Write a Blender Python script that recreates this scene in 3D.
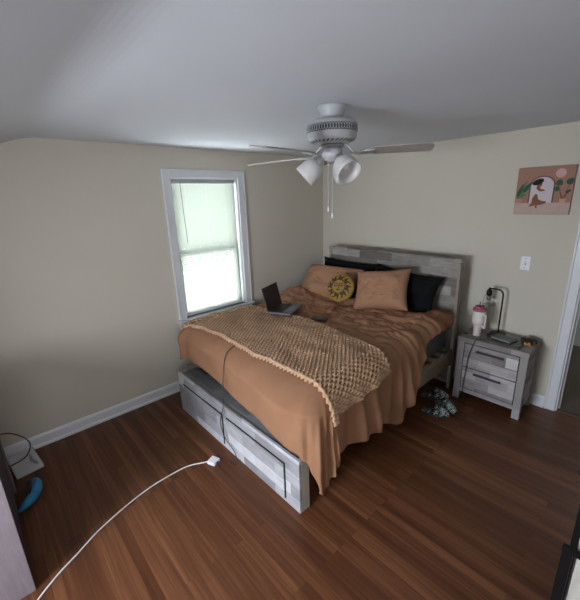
import bpy, bmesh, math, random
from mathutils import Vector, Matrix, noise
random.seed(7)
for o in list(bpy.data.objects): bpy.data.objects.remove(o)
scene = bpy.context.scene
C = scene.collection
PI = math.pi

# ------------------------------------------------------------ camera
CAM = Vector((3.2717, -3.5743, 1.919)); YAW, PITCH, ROLL, FPX = 0.8406, -0.2834, -0.0341, 350.1
F = Vector((-math.sin(YAW)*math.cos(PITCH), math.cos(YAW)*math.cos(PITCH), math.sin(PITCH)))
R0 = F.cross(Vector((0, 0, 1))).normalized(); U0 = R0.cross(F)
Rv = R0*math.cos(ROLL)+U0*math.sin(ROLL); Uv = -R0*math.sin(ROLL)+U0*math.cos(ROLL)
cd = bpy.data.cameras.new('camera'); cam = bpy.data.objects.new('camera', cd); C.objects.link(cam)
M3 = Matrix((Rv, Uv, -F)).transposed()
cam.matrix_world = Matrix.Translation(CAM) @ M3.to_4x4()
cd.sensor_fit = 'VERTICAL'; cd.sensor_height = 24; cd.sensor_width = 24*580/600; cd.lens = 24*FPX/600
cd.clip_start = 0.02
scene.camera = cam

# ------------------------------------------------------------ world, daylight, exposure
w = bpy.data.worlds.new('sky'); scene.world = w; w.use_nodes = True
bg = w.node_tree.nodes['Background']; bg.inputs[0].default_value = (.80, .93, 1, 1); bg.inputs[1].default_value = 4.0
def area(name, loc, direction, sx, sy, power, col):
    l = bpy.data.lights.new(name, 'AREA'); l.shape = 'RECTANGLE'; l.size = sx; l.size_y = sy; l.energy = power; l.color = col
    o = bpy.data.objects.new(name, l); C.objects.link(o); o.location = loc
    o.rotation_euler = Vector(direction).to_track_quat('-Z', 'Y').to_euler()
    return o
# daylight outside the window in the left wall, and outside the window behind the camera
area('daylight_bed_window', (-0.75, -1.71, 1.30), (1, 0, .06), 1.9, 2.2, 250, (.93, .98, 1))
area('daylight_rear_window', (2.05, -5.40, 1.50), (-.06, 1, -.06), 1.0, .9, 130, (.84, .89, 1))
area('added_side_fill', (4.42, -4.0, 1.55), (-1, .10, -.02), .9, .9, 19, (.95, .93, 1))  # invented side source, added to brighten the low left wall and ceiling
area('added_hall_fill', (3.3, 1.75, 2.2), (-.1, -.3, -1), .8, .5, 5, (1, .95, .88))  # fill light added inside the closed hall, which has no window
scene.view_settings.view_transform = 'Standard'; scene.view_settings.look = 'None'
scene.view_settings.exposure = 0.0; scene.view_settings.gamma = 1; scene.view_settings.use_curve_mapping = False

# ------------------------------------------------------------ material helpers
def new_mat(name, base=(.8, .8, .8), rough=.6, metal=0, **kw):
    m = bpy.data.materials.new(name); m.use_nodes = True
    b = m.node_tree.nodes['Principled BSDF']
    b.inputs['Base Color'].default_value = (*base, 1); b.inputs['Roughness'].default_value = rough
    b.inputs['Metallic'].default_value = metal
    for k, v in kw.items(): b.inputs[k.replace('_', ' ')].default_value = v
    return m
def nd(m, t, **kw):
    n = m.node_tree.nodes.new(t)
    for k, v in kw.items():
        if hasattr(n, k): setattr(n, k, v)
        else: n.inputs[k.replace('_', ' ')].default_value = v
    return n
def lk(m, a, b): m.node_tree.links.new(a, b)
def bsdf(m): return m.node_tree.nodes['Principled BSDF']
def ramp(m, stops):
    r = nd(m, 'ShaderNodeValToRGB'); e = r.color_ramp.elements
    while len(e) < len(stops): e.new(.5)
    for k, (p, c) in zip(e, stops): k.position = p; k.color = (*c, 1)
    return r
def mottled(name, c1, c2, scale=4, rough=.7, bump=0, bscale=200, stretch=(1, 1, 1), **kw):
    m = new_mat(name, c1, rough, **kw)
    tc = nd(m, 'ShaderNodeTexCoord'); mp = nd(m, 'ShaderNodeMapping'); mp.inputs['Scale'].default_value = stretch
    lk(m, tc.outputs['Object'], mp.inputs['Vector'])
    n = nd(m, 'ShaderNodeTexNoise', Scale=scale, Detail=6.0); lk(m, mp.outputs[0], n.inputs['Vector'])
    r = ramp(m, [(.3, c1), (.7, c2)]); lk(m, n.outputs[0], r.inputs[0]); lk(m, r.outputs[0], bsdf(m).inputs['Base Color'])
    if bump:
        n2 = nd(m, 'ShaderNodeTexNoise', Scale=bscale, Detail=4.0); lk(m, mp.outputs[0], n2.inputs['Vector'])
        b = nd(m, 'ShaderNodeBump', Strength=bump, Distance=.003); lk(m, n2.outputs[0], b.inputs['Height'])
        lk(m, b.outputs[0], bsdf(m).inputs['Normal'])
    return m

def floor_material():
    m = new_mat('oak strip floor', rough=.36, Specular_IOR_Level=.3)
    tc = nd(m, 'ShaderNodeTexCoord')
    br = nd(m, 'ShaderNodeTexBrick', Scale=1.0, Mortar_Size=.0007, Mortar_Smooth=.3, Bias=0.0, Brick_Width=1.15, Row_Height=.052)
    br.offset = .37; br.offset_frequency = 3; br.squash = 1
    br.inputs['Color1'].default_value = (0, 0, 0, 1); br.inputs['Color2'].default_value = (1, 1, 1, 1); br.inputs['Mortar'].default_value = (.0, .0, .0, 1)
    lk(m, tc.outputs['Object'], br.inputs['Vector'])
    mp = nd(m, 'ShaderNodeMapping'); mp.inputs['Scale'].default_value = (1.3, 34, 1); lk(m, tc.outputs['Object'], mp.inputs['Vector'])
    # shift the grain per board
    add = nd(m, 'ShaderNodeVectorMath', operation='ADD'); sc = nd(m, 'ShaderNodeVectorMath', operation='SCALE'); sc.inputs['Scale'].default_value = 37
    lk(m, br.outputs['Color'], sc.inputs[0]); lk(m, mp.outputs[0], add.inputs[0]); lk(m, sc.outputs[0], add.inputs[1])
    n = nd(m, 'ShaderNodeTexNoise', Scale=1.0, Detail=7.0, Distortion=.8); lk(m, add.outputs[0], n.inputs['Vector'])
    mp2 = nd(m, 'ShaderNodeMapping'); mp2.inputs['Scale'].default_value = (.8, 12, 1); lk(m, tc.outputs['Object'], mp2.inputs['Vector'])
    n2 = nd(m, 'ShaderNodeTexNoise', Scale=1.0, Detail=3.0); lk(m, mp2.outputs[0], n2.inputs['Vector'])
    m1 = nd(m, 'ShaderNodeMix', data_type='FLOAT'); m1.inputs[0].default_value = .26
    lk(m, n.outputs[0], m1.inputs[2]); lk(m, br.outputs['Color'], m1.inputs[3])
    m2 = nd(m, 'ShaderNodeMix', data_type='FLOAT'); m2.inputs[0].default_value = .25
    lk(m, m1.outputs[0], m2.inputs[2]); lk(m, n2.outputs[0], m2.inputs[3])
    r = ramp(m, [(.22, (.046, .015, .007)), (.46, (.100, .036, .015)), (.58, (.148, .058, .025)), (.82, (.25, .112, .050))])
    lk(m, m2.outputs[0], r.inputs[0])
    mx = nd(m, 'ShaderNodeMix', data_type='RGBA'); lk(m, br.outputs['Fac'], mx.inputs[0]); lk(m, r.outputs[0], mx.inputs[6]); mx.inputs[7].default_value = (.035, .013, .006, 1)
    lk(m, mx.outputs[2], bsdf(m).inputs['Base Color'])
    rr = nd(m, 'ShaderNodeMapRange'); rr.inputs[3].default_value = .30; rr.inputs[4].default_value = .46
    lk(m, n2.outputs[0], rr.inputs[0]); lk(m, rr.outputs[0], bsdf(m).inputs['Roughness'])
    b = nd(m, 'ShaderNodeBump', Strength=.25, Distance=.002); lk(m, n.outputs[0], b.inputs['Height']); lk(m, b.outputs[0], bsdf(m).inputs['Normal'])
    return m

def weathered(name, dark, mid, light, bw=.34, rh=.085, seed=0.0, vertical=False, flat=False):
    """patchwork of grey weathered planks"""
    m = new_mat(name, rough=.68)
    tc = nd(m, 'ShaderNodeTexCoord'); sx = nd(m, 'ShaderNodeSeparateXYZ'); lk(m, tc.outputs['Object'], sx.inputs[0])
    cb = nd(m, 'ShaderNodeCombineXYZ')
    if flat: lk(m, sx.outputs[0], cb.inputs[0]); lk(m, sx.outputs[1], cb.inputs[1])
    else:
        ad = nd(m, 'ShaderNodeMath', operation='ADD'); lk(m, sx.outputs[0], ad.inputs[0]); lk(m, sx.outputs[1], ad.inputs[1])
        if vertical: lk(m, sx.outputs[2], cb.inputs[0]); lk(m, ad.outputs[0], cb.inputs[1])
        else: lk(m, ad.outputs[0], cb.inputs[0]); lk(m, sx.outputs[2], cb.inputs[1])
    sh = nd(m, 'ShaderNodeVectorMath', operation='ADD'); sh.inputs[1].default_value = (seed, seed*.37, 0); lk(m, cb.outputs[0], sh.inputs[0])
    br = nd(m, 'ShaderNodeTexBrick', Scale=1.0, Mortar_Size=.0012, Mortar_Smooth=.5, Bias=0.0, Brick_Width=bw, Row_Height=rh)
    br.offset = .43; br.offset_frequency = 2
    br.inputs['Color1'].default_value = (0, 0, 0, 1); br.inputs['Color2'].default_value = (1, 1, 1, 1); br.inputs['Mortar'].default_value = (.2, .2, .2, 1)
    lk(m, sh.outputs[0], br.inputs['Vector'])
    mp = nd(m, 'ShaderNodeMapping'); mp.inputs['Scale'].default_value = (5, 60, 1); lk(m, sh.outputs[0], mp.inputs['Vector'])
    s2 = nd(m, 'ShaderNodeVectorMath', operation='SCALE'); s2.inputs['Scale'].default_value = 21; lk(m, br.outputs['Color'], s2.inputs[0])
    a2 = nd(m, 'ShaderNodeVectorMath', operation='ADD'); lk(m, mp.outputs[0], a2.inputs[0]); lk(m, s2.outputs[0], a2.inputs[1])
    n = nd(m, 'ShaderNodeTexNoise', Scale=1.0, Detail=8.0, Distortion=1.0); n.inputs['Roughness'].default_value = .62; lk(m, a2.outputs[0], n.inputs['Vector'])
    n3 = nd(m, 'ShaderNodeTexNoise', Scale=9.0, Detail=5.0); lk(m, sh.outputs[0], n3.inputs['Vector'])
    mx0 = nd(m, 'ShaderNodeMix', data_type='FLOAT'); mx0.inputs[0].default_value = .4; lk(m, n.outputs[0], mx0.inputs[2]); lk(m, n3.outputs[0], mx0.inputs[3])
    mx = nd(m, 'ShaderNodeMix', data_type='FLOAT'); mx.inputs[0].default_value = .38; lk(m, mx0.outputs[0], mx.inputs[2]); lk(m, br.outputs['Color'], mx.inputs[3])
    r = ramp(m, [(.22, dark), (.48, mid), (.72, light)]); lk(m, mx.outputs[0], r.inputs[0])
    lk(m, r.outputs[0], bsdf(m).inputs['Base Color'])
    b = nd(m, 'ShaderNodeBump', Strength=.3, Distance=.002); lk(m, n.outputs[0], b.inputs['Height']); lk(m, b.outputs[0], bsdf(m).inputs['Normal'])
    return m

MAT = {}
MAT['wall'] = mottled('warm cream wall paint', (.60, .555, .465), (.615, .57, .48), 2.5, .75, .12, 260)
MAT['ceil'] = mottled('white ceiling paint', (.62, .635, .68), (.64, .655, .70), 2.0, .85, .1, 200)
MAT['trim'] = mottled('white gloss trim paint', (.68, .69, .71), (.72, .73, .75), 5, .4)
MAT['floor'] = floor_material()
MAT['carpet'] = mottled('brown hall carpet', (.10, .08, .062), (.17, .14, .11), 60, .95, .8, 400)
MAT['wood'] = weathered('grey weathered planks', (.19, .18, .185), (.37, .365, .38), (.62, .62, .65), .36, .092)
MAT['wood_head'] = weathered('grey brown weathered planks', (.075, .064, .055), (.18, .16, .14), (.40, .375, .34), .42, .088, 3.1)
MAT['wood_edge'] = weathered('pale weathered edge', (.20, .17, .14), (.33, .29, .24), (.46, .41, .35), .8, .2, 5.3, True)
MAT['wood_top'] = weathered('dark weathered ledge', (.09, .09, .09), (.17, .17, .17), (.30, .30, .30), .5, .11, 1.3, flat=True)
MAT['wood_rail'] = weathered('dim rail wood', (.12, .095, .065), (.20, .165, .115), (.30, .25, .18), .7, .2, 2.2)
MAT['wood_ns'] = weathered('lilac grey weathered planks', (.15, .13, .125), (.30, .27, .265), (.50, .46, .45), .26, .07, 7.7)
MAT['wood_ns_leg'] = weathered('lilac grey upright', (.22, .20, .195), (.32, .295, .29), (.45, .42, .41), .9, .3, 4.4, True)
MAT['wood_patch'] = mottled('pale plank square', (.50, .49, .47), (.62, .61, .58), 12, .7)
MAT['chest'] = weathered('pale lilac grained board', (.16, .13, .145), (.245, .205, .225), (.33, .285, .305), 1.6, .5, 9.2, True)
MAT['gap'] = new_mat('dark gap', (.012, .011, .011), .8)
MAT['black'] = new_mat('black metal', (.015, .015, .016), .4, .6)
MAT['blackp'] = new_mat('black plastic', (.012, .012, .013), .45)
MAT['handle'] = new_mat('dark pewter', (.06, .055, .055), .45, .7)
MAT['whitep'] = new_mat('white plastic', (.80, .80, .82), .35)
MAT['cordw'] = new_mat('white cord', (.72, .70, .70), .5)
MAT['cordb'] = new_mat('black cord', (.03, .022, .022), .5)
MAT['duvet'] = mottled('terracotta brushed cotton', (.285, .138, .070), (.32, .16, .082), 6, .9, .35, 700)
MAT['sheet'] = mottled('tan sheet', (.30, .135, .065), (.34, .16, .08), 6, .85, .3, 500)
MAT['pillow'] = mottled('dusty tan pillowcase', (.335, .172, .095), (.37, .197, .112), 6, .9, .3, 600)
MAT['blackc'] = mottled('black pillowcase', (.004, .0045, .005), (.010, .010, .011), 12, .95, .2, 400, Specular_IOR_Level=.15)
MAT['mattress'] = mottled('dark grey mattress side', (.055, .062, .062), (.085, .09, .088), 20, .9, .3, 300)
MAT['yarn'] = mottled('camel chunky yarn', (.46, .275, .155), (.62, .40, .25), 45, .9, .8, 500)
MAT['gold'] = mottled('mustard velvet', (.27, .155, .025), (.38, .23, .042), 25, .8)
MAT['brownp'] = new_mat('dark brown print', (.045, .022, .012), .8)
MAT['fan'] = mottled('off white enamel', (.44, .44, .45), (.48, .48, .49), 8, .35)
MAT['vent'] = new_mat('vent dark', (.06, .06, .065), .6)
MAT['blade'] = mottled('grey washed blade', (.30, .26, .24), (.42, .38, .35), 3, .5, stretch=(2, 30, 1))
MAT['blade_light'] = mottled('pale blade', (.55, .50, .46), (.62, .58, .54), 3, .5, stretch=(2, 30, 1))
MAT['glass'] = new_mat('frosted glass shade', (.82, .80, .78), .35, Transmission_Weight=.35)
MAT['bulb'] = new_mat('bulb glass', (.85, .83, .80), .2)
MAT['clear'] = new_mat('clear glass', (.95, .97, .97), .03, Transmission_Weight=1.0, IOR=1.05)
MAT['brass'] = new_mat('steel chain', (.6, .58, .55), .3, .9)
def blind_material():
    m = new_mat('cream vinyl slat', (.45, .48, .43), .5)
    nt = m.node_tree; out = nt.nodes['Material Output']
    tr = nd(m, 'ShaderNodeBsdfTranslucent'); tr.inputs[0].default_value = (.46, .49, .43, 1)
    mx = nd(m, 'ShaderNodeMixShader'); mx.inputs[0].default_value = .06
    lk(m, bsdf(m).outputs[0], mx.inputs[1]); lk(m, tr.outputs[0], mx.inputs[2]); lk(m, mx.outputs[0], out.inputs['Surface'])
    return m
MAT['blind'] = blind_material()

# ------------------------------------------------------------ mesh helpers
def obj(name, bm, m, parent=None, smooth=False, bevel=0, segs=2):
    me = bpy.data.meshes.new(name); bm.normal_update(); bm.to_mesh(me); bm.free()
    mats = m if isinstance(m, (list, tuple)) else [m]
    for k in mats: me.materials.append(k)
    if smooth:
        for p in me.polygons: p.use_smooth = True
    o = bpy.data.objects.new(name, me); C.objects.link(o)
    if parent: o.parent = parent
    if bevel:
        b = o.modifiers.new('bevel', 'BEVEL'); b.width = bevel; b.segments = segs; b.limit_method = 'ANGLE'
    return o
def tag(o, label=None, cat=None, group=None, kind=None):
    if label: o['label'] = label
    if cat: o['category'] = cat
    if group: o['group'] = group
    if kind: o['kind'] = kind
    return o
def thing(name, label, cat, loc=(0, 0, 0), rz=0, group=None, rot=None):
    o = bpy.data.objects.new(name, None); C.objects.link(o); o.empty_display_size = .05
    o.location = loc; o.rotation_euler = rot if rot else (0, 0, rz)
    return tag(o, label, cat, group)
def struct(name, bm, m, parent=None, **kw):
    o = obj(name, bm, m, parent, **kw)
    if not parent: o['kind'] = 'structure'
    return o
def BM(): return bmesh.new()
def box(bm, x0, x1, y0, y1, z0, z1, mi=0):
    v = [bm.verts.new(p) for p in ((x0, y0, z0), (x1, y0, z0), (x1, y1, z0), (x0, y1, z0), (x0, y0, z1), (x1, y0, z1), (x1, y1, z1), (x0, y1, z1))]
    for q in ((3, 2, 1, 0), (4, 5, 6, 7), (0, 1, 5, 4), (1, 2, 6, 5), (2, 3, 7, 6), (3, 0, 4, 7)):
        f = bm.faces.new([v[i] for i in q]); f.material_index = mi
    return bm
def bx(*a): return box(BM(), *a)
def prism(bm, pts, h0, h1, axis='z', mi=0):
    """extrude a 2-D outline"""
    def P(p, h):
        return (p[0], p[1], h) if axis == 'z' else ((h, p[0], p[1]) if axis == 'x' else (p[0], h, p[1]))
    a = [bm.verts.new(P(p, h0)) for p in pts]; b = [bm.verts.new(P(p, h1)) for p in pts]
    n = len(pts)
    for f in [bm.faces.new(a[::-1]), bm.faces.new(b)] + [bm.faces.new((a[i], a[(i+1) % n], b[(i+1) % n], b[i])) for i in range(n)]: f.material_index = mi
    return bm
def lathe(bm, prof, n=32, mat=None, cap=True, mi=0):
    mat = mat or Matrix.Identity(4); rings = []
    for r, z in prof:
        rings.append([bm.verts.new(mat @ Vector((r*math.cos(2*PI*i/n), r*math.sin(2*PI*i/n), z))) for i in range(n)])
    for a, b in zip(rings, rings[1:]):
        for i in range(n):
            f = bm.faces.new((a[i], a[(i+1) % n], b[(i+1) % n], b[i])); f.material_index = mi
    if cap:
        for ring, rev in ((rings[0], True), (rings[-1], False)):
            f = bm.faces.new(ring[::-1] if rev else ring); f.material_index = mi
    return bm
def tube(bm, pts, r, n=8, mi=0, closed=False, rfun=None):
    pts = [Vector(p) for p in pts]; rings = []; N = len(pts); prev = None
    for i, p in enumerate(pts):
        if closed: t = pts[(i+1) % N]-pts[i-1]
        else: t = pts[min(i+1, N-1)]-pts[max(i-1, 0)]
        t.normalize()
        if prev is None: a = t.orthogonal().normalized()
        else:
            a = prev - t*prev.dot(t)
            a = a.normalized() if a.length > 1e-6 else t.orthogonal().normalized()
        prev = a; b = t.cross(a); rr = rfun(i/(N-1)) if rfun else r
        rings.append([bm.verts.new(p+(a*math.cos(2*PI*k/n)+b*math.sin(2*PI*k/n))*rr) for k in range(n)])
    pairs = list(zip(rings, rings[1:])) + ([(rings[-1], rings[0])] if closed else [])
    for A, B in pairs:
        for k in range(n):
            f = bm.faces.new((A[k], A[(k+1) % n], B[(k+1) % n], B[k])); f.material_index = mi
    if not closed:
        for ring, rev in ((rings[0], True), (rings[-1], False)):
            f = bm.faces.new(ring[::-1] if rev else ring); f.material_index = mi
    return bm
def spline(pts, n=10):
    P = [Vector(p) for p in pts]; P = [2*P[0]-P[1]] + P + [2*P[-1]-P[-2]]; out = []
    for i in range(1, len(P)-2):
        a, b, c, d = P[i-1:i+3]
        for k in range(n):
            t = k/n
            out.append(.5*((2*b)+(c-a)*t+(2*a-5*b+4*c-d)*t*t+(3*b-a-3*c+d)*t**3))
    return out+[P[-2]]
def ell(bm, c, r, n=16, m=10, mi=0, rot=None):
    rot = rot or Matrix.Identity(3); c = Vector(c)
    top = bm.verts.new(c+rot @ Vector((0, 0, r[2]))); bot = bm.verts.new(c+rot @ Vector((0, 0, -r[2]))); rings = []
    for j in range(1, m):
        th = PI*j/m
        rings.append([bm.verts.new(c+rot @ Vector((r[0]*math.sin(th)*math.cos(2*PI*i/n), r[1]*math.sin(th)*math.sin(2*PI*i/n), r[2]*math.cos(th)))) for i in range(n)])
    for i in range(n):
        f = bm.faces.new((top, rings[0][i], rings[0][(i+1) % n])); f.material_index = mi
        f = bm.faces.new((bot, rings[-1][(i+1) % n], rings[-1][i])); f.material_index = mi
    for a, b in zip(rings, rings[1:]):
        for i in range(n):
            f = bm.faces.new((a[i], b[i], b[(i+1) % n], a[(i+1) % n])); f.material_index = mi
    return bm
def nz(x, y, z=0): return noise.noise(Vector((x, y, z)))

# ------------------------------------------------------------ the room
H = 2.4; XR = 4.05; YF = -4.7; YK = -3.149; KZ = H-(YK-YF)*.46   # ceiling slopes down past YK
DX0, DX1, DH = 2.80, 3.62, 2.05
WY0, WY1, WZ0, WZ1 = -2.092, -1.345, .765, 2.135                    # clear opening of the window
struct('floor', bx(-.12, XR+.1, YF-.1, .0, -.05, 0), MAT['floor'])
b = BM()                                                            # left wall, with its window opening
T = -.14
box(b, T, 0, YF, WY0, 0, H+.05); box(b, T, 0, WY1, .12, 0, H+.05)
box(b, T, 0, WY0, WY1, 0, WZ0); box(b, T, 0, WY0, WY1, WZ1, H+.05)
struct('wall_left', b, MAT['wall'])
b = BM()
box(b, 0, DX0, 0, .12, 0, H+.05); box(b, DX1, XR+.1, 0, .12, 0, H+.05); box(b, DX0, DX1, 0, .12, DH, H+.05)
struct('wall_back', b, MAT['wall'])
b = BM()
box(b, XR, XR+.1, YF, -4.42, 0, H+.05); box(b, XR, XR+.1, -3.58, 0, 0, H+.05); box(b, XR, XR+.1, -4.42, -3.58, 0, 1.0); box(b, XR, XR+.1, -4.42, -3.58, 1.85, H+.05)  # unseen opening added to let the side fill in
struct('wall_right', b, MAT['wall'])
b = BM(); rx0, rx1, rz0, rz1 = 1.55, 2.55, .50, 1.68
box(b, -.14, rx0, YF-.12, YF, 0, 2.0); box(b, rx1, XR+.1, YF-.12, YF, 0, 2.0)
box(b, rx0, rx1, YF-.12, YF, 0, rz0); box(b, rx0, rx1, YF-.12, YF, rz1, 2.0)
struct('wall_front', b, MAT['wall'])
b = BM()                                                            # ceiling with a soft bend into its slope
prof = [(.12, H)]
for k in range(9):
    t = -1+k/4; yy = YK+.0-.11*t
    prof.append((YK+.11-.22*k/8, H-.46*.22*.5*(k/8)**2))
y_, z_ = prof[-1]; prof.append((YF-.12, z_-.46*(y_-(YF-.12))))
up = [(y, z+.08) for y, z in prof][::-1]
prism(b, prof+up, -.14, XR+.1, 'x')
o = struct('ceiling', b, MAT['ceil'])

# baseboards
def baseboard(name, pts_fn):
    b = BM(); pts_fn(b); return struct(name, b, MAT['trim'], bevel=.003)
bp = [(0.0, 0.0), (.026, 0), (.026, .016), (.016, .028), (.014, .088), (.006, .104), (0, .108)]
b = BM(); prism(b, [(x, z) for x, z in bp], YF+.01, -.001, 'y'); struct('baseboard_left', b, MAT['trim'])
b = BM(); prism(b, [(-x, z) for x, z in bp][::-1], .027, DX0-.080, 'x'); struct('baseboard_back', b, MAT['trim'])
b = BM(); prism(b, [(-x, z) for x, z in bp][::-1], DX1+.085, XR-.001, 'x'); struct('baseboard_far', b, MAT['trim'])

# window with casing, sashes, panes
wy0, wy1, wz0, wz1 = -2.166, -1.262, .742, 2.211
win = bpy.data.objects.new('window_1', None); C.objects.link(win); win['kind'] = 'structure'
b = BM()
box(b, 0, .022, wy0, WY0, wz0, wz1); box(b, 0, .022, WY1, wy1, wz0, wz1); box(b, 0, .022, WY0, WY1, WZ1, wz1)
box(b, .022, .030, wy0, wy0+.016, wz0, wz1-.016); box(b, .022, .030, wy1-.016, wy1, wz0, wz1-.016); box(b, .022, .030, wy0, wy1, wz1-.016, wz1)
obj('window_casing', b, MAT['trim'], win, bevel=.003)
b = BM()
box(b, -.14, 0, WY0, WY0+.012, WZ0, WZ1); box(b, -.14, 0, WY1-.012, WY1, WZ0, WZ1); box(b, -.14, 0, WY0+.012, WY1-.012, WZ1-.012, WZ1)
obj('window_jamb', b, MAT['trim'], win)
obj('window_sill', bx(-.14, .055, wy0-.02, wy1+.02, .730, .765), MAT['trim'], win, bevel=.006)
obj('window_apron', bx(0, .018, wy0, wy1, .655, .729), MAT['trim'], win, bevel=.003)
zm = 1.415
for (nm, xa, z0, z1) in (('upper_sash', -.118, zm-.02, WZ1-.012), ('lower_sash', -.088, WZ0, zm+.025)):
    b = BM(); y0, y1 = WY0+.012, WY1-.012; s = .045
    box(b, xa, xa+.028, y0, y0+s, z0, z1); box(b, xa, xa+.028, y1-s, y1, z0, z1)
    box(b, xa, xa+.028, y0+s, y1-s, z0, z0+s); box(b, xa, xa+.028, y0+s, y1-s, z1-s, z1)
    sash = obj(nm, b, MAT['trim'], win)
    obj('pane', bx(xa+.012, xa+.016, y0+s, y1-s, z0+s, z1-s), MAT['clear'], sash)

# mini blind
bl = thing('window_blind', 'cream horizontal mini blind hanging closed in the white window frame', 'blind', (-.03, (WY0+WY1)/2, WZ1-.012))
hw = (WY1-WY0)/2-.022
obj('headrail', bx(-.014, .014, -hw, hw, -.042, 0), new_mat('grey headrail', (.42, .42, .44), .4), bl, bevel=.003)
b = BM(); zz = -.056; n = 0
bottom = WZ0-(WZ1-.012)+.030
while zz > bottom:
    ang = math.radians(62)
    dx, dz = .0125*math.cos(ang), .0125*math.sin(ang)
    v = [b.verts.new(p) for p in ((-dx, -hw, zz-dz), (-dx, hw, zz-dz), (.0018, hw, zz+.0003), (.0018, -hw, zz+.0003), (dx, hw, zz+dz), (dx, -hw, zz+dz))]
    b.faces.new((v[0], v[1], v[2], v[3])); b.faces.new((v[3], v[2], v[4], v[5]))
    zz -= .0205
obj('slats', b, MAT['blind'], bl)
obj('bottom_rail', bx(-.012, .012, -hw, hw, bottom-.022, bottom-.004), MAT['whitep'], bl, bevel=.003)
for yy in (-.22, 0, .22):
    b = BM(); tube(b, [(.0165, yy, -.042), (.0165, yy, bottom-.01)], .0009, 5); obj('ladder_cord', b, MAT['cordw'], bl)
b = BM(); tube(b, [(.020, -.268, -.03), (.022, -.264, -.30), (.024, -.255, -.60)], .0032, 6)
obj('tilt_wand', b, new_mat('smoky wand', (.12, .11, .10), .3), bl)
b = BM(); tube(b, [(.020, .30, -.03), (.022, .305, -.62), (.022, .30, -.88)], .0013, 5)
tube(b, [(.022, .30, -.88), (.022, .30, -.92)], .006, 8); obj('lift_cord', b, MAT['cordw'], bl)

# doorway
b = BM()
for (xa, xb) in ((DX0-.075, DX0+.005), (DX1-.005, DX1+.075)):
    box(b, xa, xb, -.018, 0, 0, DH+.07)
    box(b, xa if xa < DX0 else xb-.016, xa+.016 if xa < DX0 else xb, -.028, -.018, 0, DH+.07)
box(b, DX0+.005, DX1-.005, -.018, 0, DH, DH+.07)
struct('trim_1', b, MAT['trim'], bevel=.003)
b = BM()
box(b, DX0, DX0+.018, 0.001, .14, 0, DH); box(b, DX1-.018, DX1, .001, .14, 0, DH); box(b, DX0+.018, DX1-.018, .001, .14, DH-.018, DH)
box(b, DX0+.018, DX0+.03, .05, .085, 0, DH-.018)
box(b, DX0-.07, DX0, .12, .135, 0, DH+.07)
struct('trim_2', b, MAT['trim'], bevel=.002)
struct('trim_3', bx(DX0+.018, DX1-.018, -.004, .05, 0, .010), mottled('dark threshold', (.06, .03, .018), (.10, .05, .03), 9, .5), bevel=.003)
struct('floor_hall', bx(1.6, XR+.5, .0, 2.4, -.05, .0), MAT['carpet'])
b = BM(); box(b, 1.6, 4.5, 1.85, 1.95, 0, H); struct('wall_hall', b, MAT['ceil'])
b = BM(); box(b, 1.5, 1.6, .12, 1.95, 0, H); struct('wall_hall_left', b, MAT['wall'])
b = BM(); box(b, 4.5, 4.6, -.0, 1.95, 0, H); struct('wall_hall_right', b, MAT['wall'])
struct('ceiling_hall', bx(1.5, 4.6, .12, 1.95, H, H+.05), MAT['ceil'])
struct('baseboard_hall', bx(1.6, 4.5, 1.835, 1.85, 0, .12), MAT['trim'])

# ------------------------------------------------------------ bed
BX0, BX1, BY = .345, 1.985, -2.396
bed = thing('bed_frame', 'grey weathered wood storage bed with tall plank headboard and footboard drawers', 'bed', ((BX0+BX1)/2, -1.3, 0))
def L(x0, x1, y0, y1, z0, z1, b=None):   # world box into bed-local
    ox, oy = (BX0+BX1)/2, -1.3
    return box(b or BM(), x0-ox, x1-ox, y0-oy, y1-oy, z0, z1)
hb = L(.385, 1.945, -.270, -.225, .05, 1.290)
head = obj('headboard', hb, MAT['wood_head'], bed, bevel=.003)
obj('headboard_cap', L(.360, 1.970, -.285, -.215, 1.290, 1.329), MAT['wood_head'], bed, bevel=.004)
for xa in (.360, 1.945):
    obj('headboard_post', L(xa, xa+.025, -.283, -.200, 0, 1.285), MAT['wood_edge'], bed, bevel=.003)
fb = L(BX0, BX1, BY, BY+.020, 0, .394)
foot = obj('footboard', fb, MAT['wood'], bed, bevel=.002)
obj('footboard_ledge', L(BX0+.012, BX1-.012, BY+.020, BY+.175, .355, .386), MAT['wood_top'], bed, bevel=.002)
obj('corner_post', L(BX1-.03, BX1, BY+.0205, BY+.085, 0, .392), MAT['wood_edge'], bed, bevel=.002)
obj('corner_post', L(BX0, BX0+.03, BY+.0205, BY+.085, 0, .392), MAT['wood_edge'], bed, bevel=.002)
for (xa, xb) in ((.445, 1.108), (1.178, 1.848)):
    d = obj('drawer', L(xa, xb, BY-.012, BY-.001, .035, .300), MAT['wood'], bed, bevel=.002)
    b = BM(); L(xa-.002, xb+.008, BY-.006, BY-.0005, .300, .309, b); L(xb, xb+.008, BY-.006, BY-.0005, .035, .300, b)
    obj('drawer_gap', b, MAT['gap'], bed)
for xa in (BX0+.005, BX1-.035):
    obj('side_rail', L(xa, xa+.025, BY+.09, -.288, .27, .435), MAT['wood_rail'], bed, bevel=.002)
for k in range(12):
    y = -2.1+k*.155
    obj('slat', L(BX0+.03, BX1-.012, y, y+.07, .436, .454), MAT['wood_rail'], bed, bevel=.003)
obj('centre_leg', L(1.13, 1.17, -1.32, -1.28, 0, .435), MAT['wood_rail'], bed)

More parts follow.
